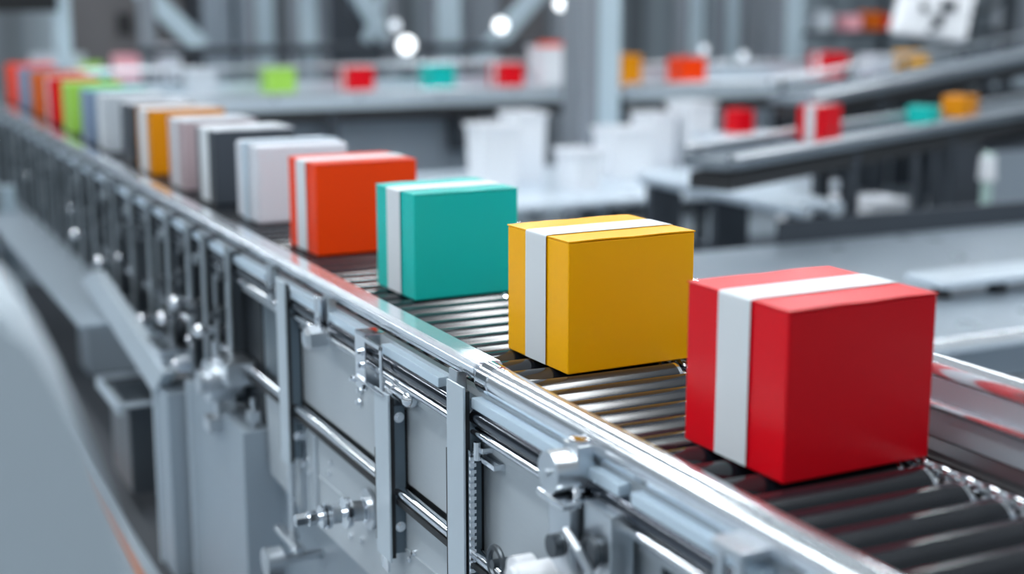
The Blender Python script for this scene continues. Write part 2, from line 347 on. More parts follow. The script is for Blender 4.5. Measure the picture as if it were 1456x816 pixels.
# clutter near (200-360, 420-590)
def atx(px, py, x=1.18): q = onx(px, py, x); return q.y, q.z
y, z = atx(237, 505, 1.14); P('tilted_block', MB().box(1.10, 1.22, y-.10, y+.10, z-.035, z+.035, .006), M['steel']); P('block_lid', MB().box(1.09, 1.225, y-.12, y+.12, z+.035, z+.05, .004), M['chrome'])
y, z = atx(310, 540, 1.17)
P('gear_housing', MB().rod((1.13, y, z), (1.24, y, z), .075, seg=28).rod((1.10, y, z), (1.14, y, z), .04, seg=20).box(1.15, 1.25, y-.20, y-.02, z+.02, z+.10, .006).rod((1.16, y-.02, z-.13), (1.16, y-.02, z+.14), .012).box(1.12, 1.2, y-.06, y+.03, z-.17, z-.12, .006), M['steel'])
P('gear_cap', MB().rod((1.09, y+.24, z+.01), (1.13, y+.24, z+.01), .03, seg=20).ball((1.085, y+.24, z+.01), .02), M['chrome'])
for px, py in ((203, 455), (232, 452), (142, 372), (108, 333), (285, 470), (250, 430)):
    y, z = atx(px, py, 1.15); P('lamp_cap', MB().ball((1.15, y, z), .026, 3).rod((1.15, y, z), (1.25, y, z), .014), M['chrome'])
# lower structure
ya, yb = onx(346, 640, 1.17).y, onx(272, 640, 1.17).y
P('leg', MB().box(1.17, 1.62, ya, yb, 0.013, .80, .006), M['leg'])
P('leg_edge', MB().box(1.160, 1.172, yb-.035, yb, 0.013, .80, .003), M['panel_pale'])
yc, yd = yb+.05, onx(224, 640, 1.10).y
P('leg', MB().box(1.10, 1.62, yc, yd, 0.013, onx(222, 545, 1.10).z, .006), M['leg'])
P('leg_edge', MB().box(1.09, 1.102, yd-.03, yd, .013, onx(222, 545, 1.10).z, .003), M['panel_pale'])
P('leg', MB().box(1.34, 1.86, 2.2, 2.5, 0.013, 1.04, .006), M['leg'])
P('leg', MB().box(1.34, 1.86, 8.4, 8.7, 0.013, 1.04, .006), M['leg'])
P('leg', MB().box(1.34, 1.86, 11.4, 11.7, 0.013, 1.04, .006), M['leg'])
P('lower_panel', MB().box(1.30, 1.31, 2.6, 4.52, .02, .72), M['leg'])
bp = [onx(*p_, 1.10) for p_ in ((222, 560), (236, 530), (136, 385), (118, 398))]
P('brace', MB().prism([(q_.y, q_.z) for q_ in bp], 'x', 1.09, 1.14, .003), M['panel_pale'])
P('ledge', MB().box(.98, 1.26, 6.3, 12.3, .76, .78, .003), M['leg'])
P('beam', MB().box(1.26, 1.32, 6.0, 12.4, .64, .80, .004), M['leg'])
y, z = atx(395, 797, 1.16); P('levelling_foot', MB().rod((1.12, y, z), (1.17, y, z), .045, seg=28).bar((1.2, y-.1, z+.06), (1.2, y+.12, z+.06), .03, .02, .004).rod((1.16, y, z), (1.3, y, z), .014), M['steel'])
y, z = atx(210, 790, 1.14); P('levelling_foot', MB().rod((1.10, y, z), (1.15, y, z), .047, seg=28).ball((1.10, y, z), .03).rod((1.15, y, z), (1.3, y, z), .014), M['steel'])
y, z = atx(372, 600, 1.22); P('cable', MB().rod((1.22, 4.44, .05), (1.22, 4.44, .90), .008, seg=10).box(1.2, 1.24, 4.42, 4.46, .82, .86, .003).box(1.2, 1.24, 4.42, 4.46, .60, .64, .003), M['steel'])
# motor box hanging in the opening
y0, z0 = atx(222, 595, 1.16)
P('motor_box', MB().box(1.10, 1.28, 5.95, 6.36, .10, .50, .006), M['dark'])
P('motor_tray', MB().box(1.05, 1.29, 5.90, 5.93, .50, .515).box(1.05, 1.07, 5.90, 6.42, .47, .52, .003).box(1.05, 1.29, 6.40, 6.42, .50, .52), M['panel_pale'])

# ------------------------------------------------------------------ cartons on the main line
def make_box(mname, w, d, h, tape=True, tape_w=.095, top_m=None, soft=.004, tape_m='tape'):
    """carton in local coordinates: near-left corner at the origin"""
    body = MB().box(0, w, 0, d, 0, h-.003, soft, seg=3)
    out = {'body': body}
    ty0 = d*.50-tape_w/2; ty1 = ty0+tape_w
    f1 = MB(); f2 = MB()
    for f, a, b, s in ((f1, -.0008, ty0+.006, 1), (f2, ty1-.006, d+.0008, -1)):
        nx = 14; rows = []
        for zt in (0, .0028):
            row = []
            for i in range(nx+1):
                x = -.0008+(w+.0016)*i/nx
                lift = .0016*abs(math.sin(i*.45+w*9))
                za, zb = (h-.003+zt+(lift if s == 1 else 0), h-.003+zt+(lift if s == -1 else 0))
                row.append((f.bm.verts.new((x, a, za)), f.bm.verts.new((x, b, zb))))
            rows.append(row)
        lo, hi = rows
        for i in range(nx):
            f.bm.faces.new((hi[i][0], hi[i+1][0], hi[i+1][1], hi[i][1])); f.bm.faces.new((lo[i][0], lo[i][1], lo[i+1][1], lo[i+1][0]))
            f.bm.faces.new((lo[i][0], lo[i+1][0], hi[i+1][0], hi[i][0])); f.bm.faces.new((lo[i][1], hi[i][1], hi[i+1][1], lo[i+1][1]))
        for i in (0, nx): f.bm.faces.new((lo[i][0], hi[i][0], hi[i][1], lo[i][1]))
    out['flap'] = [f1, f2]
    t = MB()
    if tape:
        n = 10; R = .005; e = .0045
        prof = [(-e, .004)]+[(-e, h*.9*(i+1)/n) for i in range(n)]+[(-e, h-R)]+[(-e+R-R*math.cos(a), h-R+R*math.sin(a)+.0015) for a in (.5, 1.0, 1.57)]
        prof += [(w*(i+.5)/n, h+.0022) for i in range(n)]+[(w+e-R+R*math.sin(a), h-R+R*math.cos(a)+.0015) for a in (.3, .8, 1.57)]+[(w+e, h*.9*(n-1-i)/n+.03) for i in range(n)]+[(w+e, .004)]
        th = .0008; N = []
        for i, (x, z) in enumerate(prof):
            xa, za = prof[max(i-1, 0)]; xb, zb = prof[min(i+1, len(prof)-1)]
            l = math.hypot(xb-xa, zb-za) or 1; N.append((-(zb-za)/l, (xb-xa)/l))
        L = []
        for (x, z), (nx_, nz_) in zip(prof, N):
            L.append([t.bm.verts.new((x, y_, z)) for y_ in (ty0, ty1)]+[t.bm.verts.new((x-nx_*th, y_, z-nz_*th)) for y_ in (ty1, ty0)])
        for a, b in zip(L, L[1:]):
            for j in range(4): t.bm.faces.new((a[j], b[j], b[(j+1) % 4], a[(j+1) % 4]))
        t.bm.faces.new(L[0]); t.bm.faces.new(L[-1])
        out['tape'] = t
    return out
def carton_at(x, y, z, rz, mname, w, d, h, label, group, tape=True, tape_w=.095, top=None, tapem='tape', soft=.004, flaps=True, name='carton'):
    t = Thing(name, label, 'box', (x, y, z), group); t.L = Vector((0, 0, 0)); t.o.rotation_euler = (0, 0, math.radians(rz))
    p = make_box(mname, w, d, h, tape, tape_w, soft=soft)
    t.part('body', p['body'], B[mname])
    if flaps:
        for f in p['flap']: t.part('flap', f, B[top or mname] if not (top in M) else M[top])
    if tape: t.part('tape', p['tape'], M[tapem])
    return t
G = 'cartons standing in a row on the main roller line'
Z = ZR+.0005
rows = [
 ('red', 1.462, 1.935, .334, .300, .308, 1.8, 'large red carton with white tape, nearest on the main roller line', {}),
 ('yellow', 1.474, 2.748, .336, .285, .302, 2.2, 'bright yellow carton with white tape, second nearest on the main roller line', {}),
 ('teal', 1.470, 3.640, .322, .275, .297, 1.5, 'teal green carton with white tape standing between the yellow and orange cartons', {}),
 ('orange', 1.450, 4.430, .355, .270, .300, 1.5, 'deep orange carton with white tape standing just behind the teal one', {}),
 ('white', 1.462, 5.150, .355, .275, .296, 1, 'plain white carton with soft rounded edges just behind the orange one', dict(tape=True, tapem='strip', tape_w=.07, soft=.014, flaps=False)),
 ('dark', 1.455, 5.740, .340, .270, .300, 1, 'charcoal carton with a white top behind the plain white carton', dict(top='white', tape_w=.13)),
 ('pink', 1.448, 6.230, .330, .270, .300, 1, 'rosy grey carton with a pale lid right behind the charcoal one', dict(top='white', tape_w=.08)),
 ('amber', 1.440, 6.860, .360, .270, .302, 1, 'amber yellow carton with beige side tape in the middle of the far row', dict(tape_w=.16)),
 ('dark', 1.448, 7.330, .330, .270, .300, 0, 'dark grey carton half hidden behind the amber one', dict(tape=False, top='white')),
 ('grey', 1.448, 8.000, .340, .290, .300, 0, 'pale grey carton left of the dark grey one in the far row', dict(tape_w=.10)),
 ('blue', 1.450, 8.550, .350, .270, .300, 0, 'slate blue carton with a mint lid between the pale grey and lime ones', dict(tape=False, top='mint')),
 ('lime', 1.452, 9.230, .330, .290, .300, 0, 'lime green carton in the far row of the main line', dict(tape=False)),
 ('red', 1.450, 9.950, .330, .270, .300, 0, 'dark red carton with pale tape in front of the rust orange one', dict(tape_w=.09)),
 ('brown', 1.450, 10.620, .350, .280, .302, 0, 'rust orange carton behind the small dark red one', dict(tape=False)),
 ('blue', 1.450, 11.330, .340, .280, .300, 0, 'slate blue carton second last in the far row', dict(tape=False)),
 ('orange', 1.450, 12.000, .350, .280, .302, 0, 'orange carton at the far end of the main line', dict(tape=False)),
]
for mname, x, y, w, d, h, rz, label, kw in rows: carton_at(x, y, Z, rz, mname, w, d, h, label, G, **kw)

# ------------------------------------------------------------------ background conveyors
def simple_conveyor(name, label, a, b, width, z, leg_at, rail=.2, skirt=.13, leg_m='machine_dark', slope=0., frame_m='panel_pale'):
    """bed whose front edge runs from a to b (2D); width goes to the left of that direction"""
    a, b = Vector((*a, 0)), Vector((*b, 0)); d = (b-a); L = d.length; d.normalize(); nrm = Vector((-d.y, d.x, 0))
    t = Thing(name, label, 'conveyor', (a.x, a.y, 0))
    def pt(u, v, h): p = a+d*u+nrm*v; return Vector((p.x, p.y, h+slope*u))
    t.part('bed', MB().bar(pt(0, width/2, z-.03), pt(L, width/2, z-.03), width-.06, .05), M['bench' if frame_m == 'panel_pale' else 'conv_grey'])
    t.part('side_frame', MB().bar(pt(0, 0, z-skirt/2+.02), pt(L, 0, z-skirt/2+.02), .05, skirt, .004), M[frame_m])
    t.part('side_frame', MB().bar(pt(0, width, z-skirt/2+.02), pt(L, width, z-skirt/2+.02), .05, skirt, .004), M[frame_m])
    t.part('underside', MB().bar(pt(0.02, width/2, z-skirt-.05), pt(L-.02, width/2, z-skirt-.05), width-.02, .09), M['pan'])  # near-black bar gives the bed a painted shadow beneath
    if rail > .15: t.part('back_board', MB().bar(pt(0, width-.03, z+.07), pt(L, width-.03, z+.07), .015, .10, .003), M['panel_pale'])
    for v in (-.02, width+.02):
        t.part('guide_rail', MB().rod(pt(0, v, z+rail*(1 if v > 0 else .12)), pt(L, v, z+rail*(1 if v > 0 else .12)), .022, seg=14), M['steel'])
    u = .15
    while u < L:
        t.part('rail_stand', MB().bar(pt(u, width+.02, z-.02), pt(u, width+.02, z+rail), .03, .03), M['dark'])
        t.part('rail_stand', MB().bar(pt(u, -.02, z-.02), pt(u, -.02, z+rail*.12), .03, .03), M['dark']); u += .8
    for u in leg_at:
        for v in (.04, width-.04): t.part('leg', MB().bar(pt(u, v, 0-slope*u), pt(u, v, z-skirt), .08, .08), M[leg_m])
        t.part('cross_bar', MB().bar(pt(u, .04, .35-slope*u), pt(u, width-.04, .35-slope*u), .05, .05), M[leg_m])
    return t
simple_conveyor('cross_conveyor', 'pale grey conveyor running across behind the far end of the main line', (2.02, 12.65), (6.75, 12.65), .75, 1.28, (.3, 2.3, 4.4), rail=.24, skirt=.13)
simple_conveyor('cross_conveyor', 'raised conveyor beyond the large column carrying yellow, orange and red cartons', (6.74, 11.5), (13.2, 11.5), .8, 1.36, (.3, 2.3, 4.4, 5.8), rail=.16, skirt=.14)
Bd = Vector((4.43, 2.11, 0)).normalized()
simple_conveyor('diagonal_conveyor', 'grey conveyor on dark legs cutting diagonally away through the right background', (4.3, 6.24), (9.9, 8.9), .27, 1.34, (1.5, 3.0, 6.2), rail=.05, skirt=.07, frame_m='conv_grey')
simple_conveyor('inclined_conveyor', 'narrow grey conveyor rising to the right behind the diagonal one', (7.0, 9.1), (11.8, 10.2), .4, 1.40, (.9, 2.4, 4.3), rail=.12, skirt=.08, slope=.085, frame_m='conv_grey')
def bg_box(px, py, z, Yp, size, mname, label, group, w=None, h=None, tape=False):
    q = ony(px, py, Yp) if Yp else onz(px, py, z)
    w = w or size; h = h or size
    return carton_at(q.x-w/2, q.y-size/2, z, 0, mname, w, size, h, label, group, tape=tape, tape_w=.07)
GA = 'cartons on the conveyor behind the far end of the main line'
ZA = 1.2755
for px, mn, lab in ((283, 'grey', 'pale blue-grey carton at the left end of the cross conveyor'), (395, 'lime', 'small lime green carton on the cross conveyor'), (507, 'red', 'small bright red carton on the cross conveyor between lime and teal ones'),
                    (622, 'teal', 'small teal carton on the cross conveyor between two red ones'), (720, 'red', 'small red carton at the right end of the cross conveyor')):
    bg_box(px, 110, ZA, 12.98, .26, mn, lab, GA, tape=(mn == 'red'))
GC = 'cartons on the raised conveyor beyond the large column'
for px, mn, w, h, lab in ((888, 'amber', .22, .29, 'narrow yellow carton just right of the large column'), (976, 'orange', .28, .25, 'bright orange carton left of the slim background columns'),
                       (1178, 'red', .30, .27, 'bright red carton on the raised conveyor right of the slim columns'), (1246, 'white', .27, .24, 'white carton on the raised conveyor between red and yellow ones'), (1294, 'yellow', .25, .27, 'yellow carton on the raised conveyor below the white hood')):
    bg_box(px, 100, 1.3555, 11.9, .26, mn, lab, GC, w=w, h=h, tape=(mn == 'red'))
GB = 'cartons on the diagonal conveyor at the right'
for px, py, mn, w, h, lab in ((1195, 200, 'red', .24, .21, 'red carton on the diagonal conveyor below the raised line'), (1337, 176, 'teal', .16, .12, 'small green carton mostly hidden on the diagonal conveyor'), (1392, 166, 'amber', .26, .15, 'low yellow carton on the diagonal conveyor near the right edge')):
    q = onz(px, py, 1.34)
    carton_at(q.x-w/2-.02, q.y-.01, 1.3355, 25.5, mn, w, .17, h, lab, GB, tape=(mn == 'red'), tape_w=.06)

# side table carrying a tiny red carton
q = onz(1060, 190, 1.10)
t = Thing('side_table', 'slim grey stand with a small red carton on it behind the diagonal conveyor', 'table', (q.x, q.y, .751))
t.part('table_top', MB().box(q.x-.35, q.x+.35, q.y-.15, q.y+.25, 1.06, 1.10, .004), M['bench']); t.part('pedestal', MB().box(q.x-.25, q.x+.25, q.y-.05, q.y+.15, .751, 1.06, .01), M['machine'])
carton_at(q.x-.09, q.y, 1.1005, 0, 'red', .17, .17, .19, 'tiny red carton on a stand near the slim columns', None, tape=False)

# columns
def column(px, Yp, w, label, m='col', face=None, h=5.65):
    q = ony(px, 100, Yp); x = q.x
    t = Thing('column', label, 'column', (x, Yp, 0), 'steel columns of the hall')
    t.part('shaft', MB().box(x-w/2, x+w/2, Yp-w*.4, Yp+w*.4, 0.02, h, .01), M[m])
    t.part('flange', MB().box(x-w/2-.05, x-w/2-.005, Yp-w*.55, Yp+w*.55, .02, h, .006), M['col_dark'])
    t.part('base_plate', MB().box(x-w*.8, x+w*.8, Yp-w*.8, Yp+w*.8, 0, .02), M['col_dark'])
    return t
t = column(858, 11.2, .24, 'wide pale steel column in the middle background, darker on its left side')
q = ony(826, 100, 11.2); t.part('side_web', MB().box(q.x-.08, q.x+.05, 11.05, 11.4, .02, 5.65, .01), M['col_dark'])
for px, Yp, w, m, lab in ((983, 14.6, .24, 'col', 'pale column rising behind the small orange carton'), (1034, 14.9, .20, 'col', 'slim pale column between two dark ones'), (1070, 15.2, .22, 'col_dark', 'dark grey column left of the paired pale column'),
    (1118, 13.6, .28, 'col', 'pale column beside the bright red background carton'), (1436, 13.4, .30, 'col_dark', 'dark column at the right edge of the view'), (632, 14.6, .30, 'col', 'wide pale column behind the small teal carton'),
    (437, 14.6, .20, 'col', 'pale column behind the small lime carton'), (376, 15.0, .20, 'col', 'pale column left of the lime carton'), (455, 15.6, .2, 'col_dark', 'dark column right behind the pale one'), (686, 16.5, .34, 'col_dark', 'broad dark column at the back wall')):
    column(px, Yp, w, lab, m)
column(-2, 10.0, .10, 'short pale pole at the left edge in front of the conveyor side', h=.95)

# portal frame with diagonal braces
t = Thing('brace_frame', 'grey portal frame with diagonal braces above the cross conveyor', 'frame', (ony(632, 100, 14.2).x, 14.2, 0))
for a, b, w in (((490, -40), (572, 90), .16), ((790, -40), (676, 92), .16), ((175, -40), (285, 66), .16), ((560, -50), (520, 60), .08)):
    pa, pb = ony(*a, 14.2), ony(*b, 14.2); pa = pb+(pa-pb)*((5.68-pb.z)/(pa.z-pb.z))
    t.part('diagonal_brace', MB().bar(pa, pb, .12, w, .01), M['col'])
xa = ony(285, 100, 14.2).x; xb = ony(790, 100, 14.2).x
t.part('cross_beam', MB().box(xa-.6, xb+.2, 14.1, 14.3, 1.62, 1.70, .008), M['machine_dark'])
for x in (xa-.5, xa+2.0, xb): t.part('post', MB().box(x-.07, x+.07, 14.12, 14.28, 0, 5.65, .008), M['col_dark'])

# inspection lamps
def lamp(px, py, Yp, r, label, hang=1.2, strength=None):
    q = ony(px, py, Yp)
    t = Thing('pendant_lamp', label, 'lamp', (q.x, q.y, q.z), 'small work lamps in the background')
    n = (CAM-q).normalized()
    t.part('housing', MB().rod(q+n*.0, q-n*.10, r*1.15, r*.6, seg=20), M['dark'])
    t.part('lens', MB().rod(q+n*.004, q+n*.02, r, r*.9, seg=24), M['lens_dim' if r < .055 else 'lens'])
    t.part('stem', MB().rod(q-n*.06, Vector((q.x-n.x*.06, q.y-n.y*.06, 5.7)), .012, seg=8), M['dark'])
for a in ((578, 64, 13.8, .085, 'brightest round work lamp hanging above the small teal and red cartons'), (562, 36, 13.8, .05, 'smaller work lamp just up and left of the brightest one'), (712, 36, 13.8, .07, 'work lamp hanging before the right diagonal brace'),
          (1001, 70, 13.5, .045, 'small work lamp above the orange background carton'), (1057, 79, 13.5, .045, 'small work lamp between the slim columns'), (797, 6, 13.5, .06, 'work lamp at the top edge left of the large column')): lamp(*a)

# long machine cabinets beneath and behind
def cabinet(name, label, cat, x0, x1, y0, y1, z1, m, doors=2, dm='machine', z0=0.):
    t = Thing(name, label, cat, ((x0+x1)/2, (y0+y1)/2, z0))
    t.part('body', MB().box(x0, x1, y0, y1, z0, z1, .012), M[m])
    w = (x1-x0)/max(doors, 1)
    for i in range(doors):
        d = t.part('door', MB().box(x0+i*w+.03, x0+(i+1)*w-.03, y0-.018, y0-.001, z0+.08, z1-.06, .005), M[dm])
        t.part('handle', MB().rod((x0+(i+1)*w-.09, y0-.045, (z0+z1)/2+.05), (x0+(i+1)*w-.09, y0-.045, (z0+z1)/2+.25), .012).rod((x0+(i+1)*w-.09, y0-.045, (z0+z1)/2+.07), (x0+(i+1)*w-.09, y0-.015, (z0+z1)/2+.07), .01, seg=8), M['chrome'], d)
    return t
x0 = ony(250, 200, 12.9).x; x1 = ony(800, 200, 12.9).x
cabinet('machine_cabinet', 'long grey cabinet row below the cross conveyor', 'cabinet', x0+.2, x1-.4, 12.95, 13.4, 1.08, 'machine', 4)
q = ony(675, 190, 12.7)
cabinet('control_box', 'dark recessed control box on the cabinet row below the small teal and red cartons', 'control box', q.x-.2, q.x+.2, 12.76, 12.9, 1.04, 'machine_dark', 1, 'machine_dark', .72)
x0 = ony(100, 40, 17).x; x1 = ony(262, 40, 17).x
t = cabinet('packing_machine', 'warm grey machine with two dark openings at upper left', 'machine', x0, x1, 17, 18, 3.6, 'machine_brown', 0)
for px in (177, 213):
    q = ony(px, 38, 17); t.part('opening', MB().box(q.x-.09, q.x+.09, 16.97, 17.03, 1.75, 2.0, .01), M['black'])
x0 = ony(284, 40, 16.4).x; x1 = ony(380, 40, 16.4).x
cabinet('packing_machine', 'dark machine behind the left diagonal brace', 'machine', x0, x1, 16.4, 17.4, 3.8, 'machine_dark', 2, 'machine')
x0 = ony(455, 40, 17.5).x; x1 = ony(560, 40, 17.5).x
cabinet('packing_machine', 'dark machine in the background between two pale columns', 'machine', x0, x1, 17.5, 18.5, 3.8, 'machine_dark', 2, 'machine_dark')
x0 = ony(715, 40, 17).x; x1 = ony(812, 40, 17).x
cabinet('packing_machine', 'plain grey machine behind the large column', 'machine', x0, x1, 17, 18, 3.8, 'machine_brown', 1, 'machine_brown')
# bench at upper left with pale cartons
x0 = ony(55, 90, 15.6).x; x1 = ony(245, 90, 15.6).x
t = Thing('work_bench', 'pale bench at upper left behind the end of the main line', 'table', (x0, 15.6, 0))
t.part('bench_top', MB().box(x0, x1, 15.5, 16.2, 1.26, 1.31, .005), M['bench'])
t.part('back_panel', MB().box(x0, x1-.8, 16.2, 16.23, 1.31, 1.58, .005), M['panel_pale'])
for x in (x0+.1, x1-.1): t.part('leg', MB().box(x-.04, x+.04, 15.55, 15.63, 0, 1.26), M['machine_dark'])
for px, w, h, mn, lab in ((190, .40, .26, 'rose', 'pale pink carton on the bench at upper left'), (78, .22, .18, 'rose', 'small pinkish carton at the left end of the bench'), (130, .2, .18, 'lime', 'small faded green carton on the bench beside the pink one'), (240, .22, .36, 'white', 'tall white carton at the right end of the bench')):
    q = ony(px, 90, 15.8); carton_at(q.x-w/2, 15.7, 1.3105, 0, mn, w, .25, h, lab, 'cartons on the bench at upper left', tape=False)
q = ony(125, 118, 13.0); carton_at(2.05, 12.75, ZA, 0, 'teal', .28, .26, .26, 'teal carton beside the far end of the main line', GA, tape=False)
# monitor
q = ony(36, 4, 13.5)
t = Thing('monitor', 'black monitor on a grey pole in the top left corner', 'monitor', (q.x, 13.5, 0))
t.part('frame', MB().box(q.x-.27, q.x+.27, 13.47, 13.53, 2.05, 2.42, .008), M['black']); t.part('screen', MB().box(q.x-.25, q.x+.25, 13.462, 13.47, 2.07, 2.40), M['screen'])
q2 = ony(88, 30, 13.6); t.part('pole', MB().box(q2.x-.07, q2.x+.07, 13.55, 13.67, 0, 3.8, .008), M['col']); t.part('arm', MB().box(q.x, q2.x, 13.53, 13.57, 2.2, 2.26), M['dark'])

# white bins and containers in the middle background
def bin_(px, py, w, h, z, label, m='white_plastic', Yp=None, d=.35):
    q = onz(px, py, z) if Yp is None else ony(px, py, Yp)
    t = Thing('storage_bin', label, 'bin', (q.x, q.y, z), 'white storage bins in the background')
    b = MB(); k = .9
    x0, x1, y0, y1 = q.x-w/2, q.x+w/2, q.y, q.y+d
    cxm, cym = q.x, q.y+d/2
    o = [(x0, y0), (x1, y0), (x1, y1), (x0, y1)]
    def ring(s, zz, ins=0): return [b.bm.verts.new((cxm+(x-cxm)*s-(ins if x > cxm else -ins), cym+(y-cym)*s-(ins if y > cym else -ins), zz)) for x, y in o]
    r1, r2, r3, r4 = ring(k, z), ring(1, z+h), ring(1, z+h, .012), ring(k, z+.02, .012)
    for A_, B_ in ((r1, r2), (r2, r3), (r3, r4)):
        for i in range(4): b.bm.faces.new((A_[i], A_[(i+1) % 4], B_[(i+1) % 4], B_[i]))
    b.bm.faces.new(r1); b.bm.faces.new(r4)
    t.part('tub', b, M[m])
    t.part('rim', MB().box(x0-.015, x1+.015, y0-.015, y0+.004, z+h-.03, z+h, .003).box(x0-.015, x1+.015, y1-.004, y1+.015, z+h-.03, z+h, .003).box(x0-.015, x0+.004, y0, y1, z+h-.03, z+h, .003).box(x1-.004, x1+.015, y0, y1, z+h-.03, z+h, .003), M[m])
    return t
# low platform the bins stand on
t = Thing('low_platform', 'pale low platform in the middle background carrying white bins', 'table', (5.6, 10.0, 0))
t.part('platform_top', MB().box(3.6, 7.3, 8.9, 11.0, .70, .75, .01), M['bench'])
for x, y in ((3.7, 9.0), (7.2, 9.0), (3.7, 10.9), (7.2, 10.9), (5.2, 9.0)): t.part('leg', MB().box(x-.04, x+.04, y-.04, y+.04, 0, .70), M['machine_dark'])
bin_(714, 270, .27, .50, .751, 'white bin, left one of the pair seen above the teal carton', Yp=9.6)
bin_(757, 270, .24, .54, .751, 'white bin, right and taller one of the pair above the teal carton', Yp=10.05)
bin_(902, 260, .38, .40, .751, 'wide white bin right of the large column', Yp=9.9)
bin_(943, 250, .24, .46, .751, 'narrow white bin beside the wide one', Yp=10.4)
bin_(997, 240, .26, .55, .751, 'tall white bin left of the tiny red carton', Yp=10.3)
bin_(838, 262, .22, .30, .751, 'low white bin at the foot of the large column', Yp=9.4)
q = ony(795, 110, 13.2)
t = bin_(792, 110, .30, .42, ZA, 'white bin with an orange carton in it beside the large column', Yp=12.8)
carton_at(t.L.x-.11, 12.84, 1.3, 0, 'orange', .2, .2, .43, 'orange carton poking out of the white bin on the cross conveyor', None, tape=False)
# shelf with small cartons, white hood
x0 = ony(1150, 60, 13.4).x; x1 = ony(1420, 60, 13.4).x
t = Thing('storage_shelf', 'dark overhead shelf holding four small muted cartons at upper right', 'shelf', ((x0+x1)/2, 13.5, 0))
t.part('shelf_board', MB().box(x0, x1, 13.3, 13.9, 1.74, 1.80, .005), M['machine_dark'])
for x in (x0+.05, (x0+x1)/2, x1-.05): t.part('upright', MB().box(x-.03, x+.03, 13.82, 13.88, 0, 2.6), M['dark'])
t.part('shelf_board', MB().box(x0, x1, 13.3, 13.9, .6, .64, .005), M['machine'])
for px, w, h, mn, lab in ((1165, .2, .22, 'grey', 'small grey carton at the left end of the overhead shelf'), (1205, .22, .17, 'rose', 'small rose carton on the overhead shelf'), (1236, .2, .21, 'brown', 'small brown carton on the overhead shelf'), (1263, .16, .16, 'red', 'small red carton at the right of the overhead shelf')):
    q = ony(px, 60, 13.5); carton_at(q.x-w/2, 13.4, 1.8005, 0, mn, w, .2, h, lab, 'small cartons on the overhead shelf', tape=False)
# white hood: tilted plate with dark slots on an arm
Yh = 11.0
c = [ony(*p, Yh) for p in ((1274, 48), (1376, 60), (1402, -16), (1300, -16))]
t = Thing('machine_hood', 'white tilted hood with dark slots in the top right corner', 'machine hood', (c[0].x, Yh, 0))
b = MB()
f0 = [b.bm.verts.new(p+Vector((0, (0 if i < 2 else .10), 0))) for i, p in enumerate(c)]; f1 = [b.bm.verts.new(p+Vector((0, .14+(0 if i < 2 else .10), 0))) for i, p in enumerate(c)]
b.bm.faces.new(f0); b.bm.faces.new(f1)
for i in range(4): b.bm.faces.new((f0[i], f0[(i+1) % 4], f1[(i+1) % 4], f1[i]))
bmesh.ops.bevel(b.bm, geom=b.bm.edges[:], offset=.03, segments=3, affect='EDGES')
t.part('hood_shell', b, M['white_plastic'])
for px, py, w, h in ((1335, 30, .10, .12), (1352, 8, .15, .10), (1318, 10, .05, .08), (1325, 42, .06, .05)):
    q = ony(px, py, Yh-.005); t.part('slot', MB().box(q.x-w/2, q.x+w/2, Yh-.012, Yh+.06, q.z-h/2, q.z+h/2, .008, rz=0), M['machine_dark'])
q = ony(1395, 20, Yh+.1); t.part('support_arm', MB().bar(Vector((q.x, Yh+.16, q.z)), Vector((q.x+.5, Yh+.22, q.z+.2)), .06, .06).box(q.x+.45, q.x+.55, Yh+.17, Yh+.27, 0, q.z+.4), M['dark'])

# right foreground-background: steel table, low rails, machine blocks
p0, p1, p2, p3 = onz(1015, 350, .8), onz(1500, 322, .8), onz(1560, 470, .8), onz(1150, 500, .8)
t = Thing('steel_table', 'wide pale steel table in the right background beyond the guard rail', 'table', (5.0, 5.4, 0))
t.part('table_top', MB().box(3.55, 8.2, 4.35, 6.6, .76, .80, .008), M['table_top'])
t.part('front_lip', MB().rod((3.55, 4.33, .79), (8.2, 4.33, .79), .035, seg=20), M['rail'])
t.part('apron', MB().box(3.6, 8.15, 4.42, 4.45, .60, .76, .004), M['machine'])
t.part('rear_board', MB().box(4.9, 8.2, 6.6, 6.64, .76, .93, .004), M['machine_dark'])  # dark board added as shade under the diagonal conveyor
for x, y in ((3.7, 4.5), (8.0, 4.5), (3.7, 6.5), (8.0, 6.5), (5.8, 4.5), (5.8, 6.5)): t.part('leg', MB().box(x-.04, x+.04, y-.04, y+.04, 0, .76), M['machine_dark'])
q = onz(1395, 415, .8)
t = Thing('belt_scale', 'low flat grey device with dark feet standing on the steel table', 'device', (q.x, q.y, .8))
t.part('deck', MB().box(q.x-.35, q.x+.5, q.y-.12, q.y+.14, .86, .90, .012), M['bench'])
for dx in (-.25, .1, .4): t.part('foot', MB().rod((q.x+dx, q.y, .80), (q.x+dx, q.y, .86), .05, .03, seg=16), M['black'])
# low tube run parallel to the main line
t = Thing('low_roller_track', 'low pale tube track in the right background running parallel to the main line', 'track', (5.4, 7.6, 0))
for dx in (0, .22):
    t.part('track_tube', MB().rod((5.20+dx, 6.75, .95), (5.20+dx, 8.6, .95), .05, seg=20), M['bench'])
for y in (6.9, 7.7, 8.5): t.part('trestle', MB().box(5.18, 5.44, y-.03, y+.03, 0, .91), M['machine_dark'])
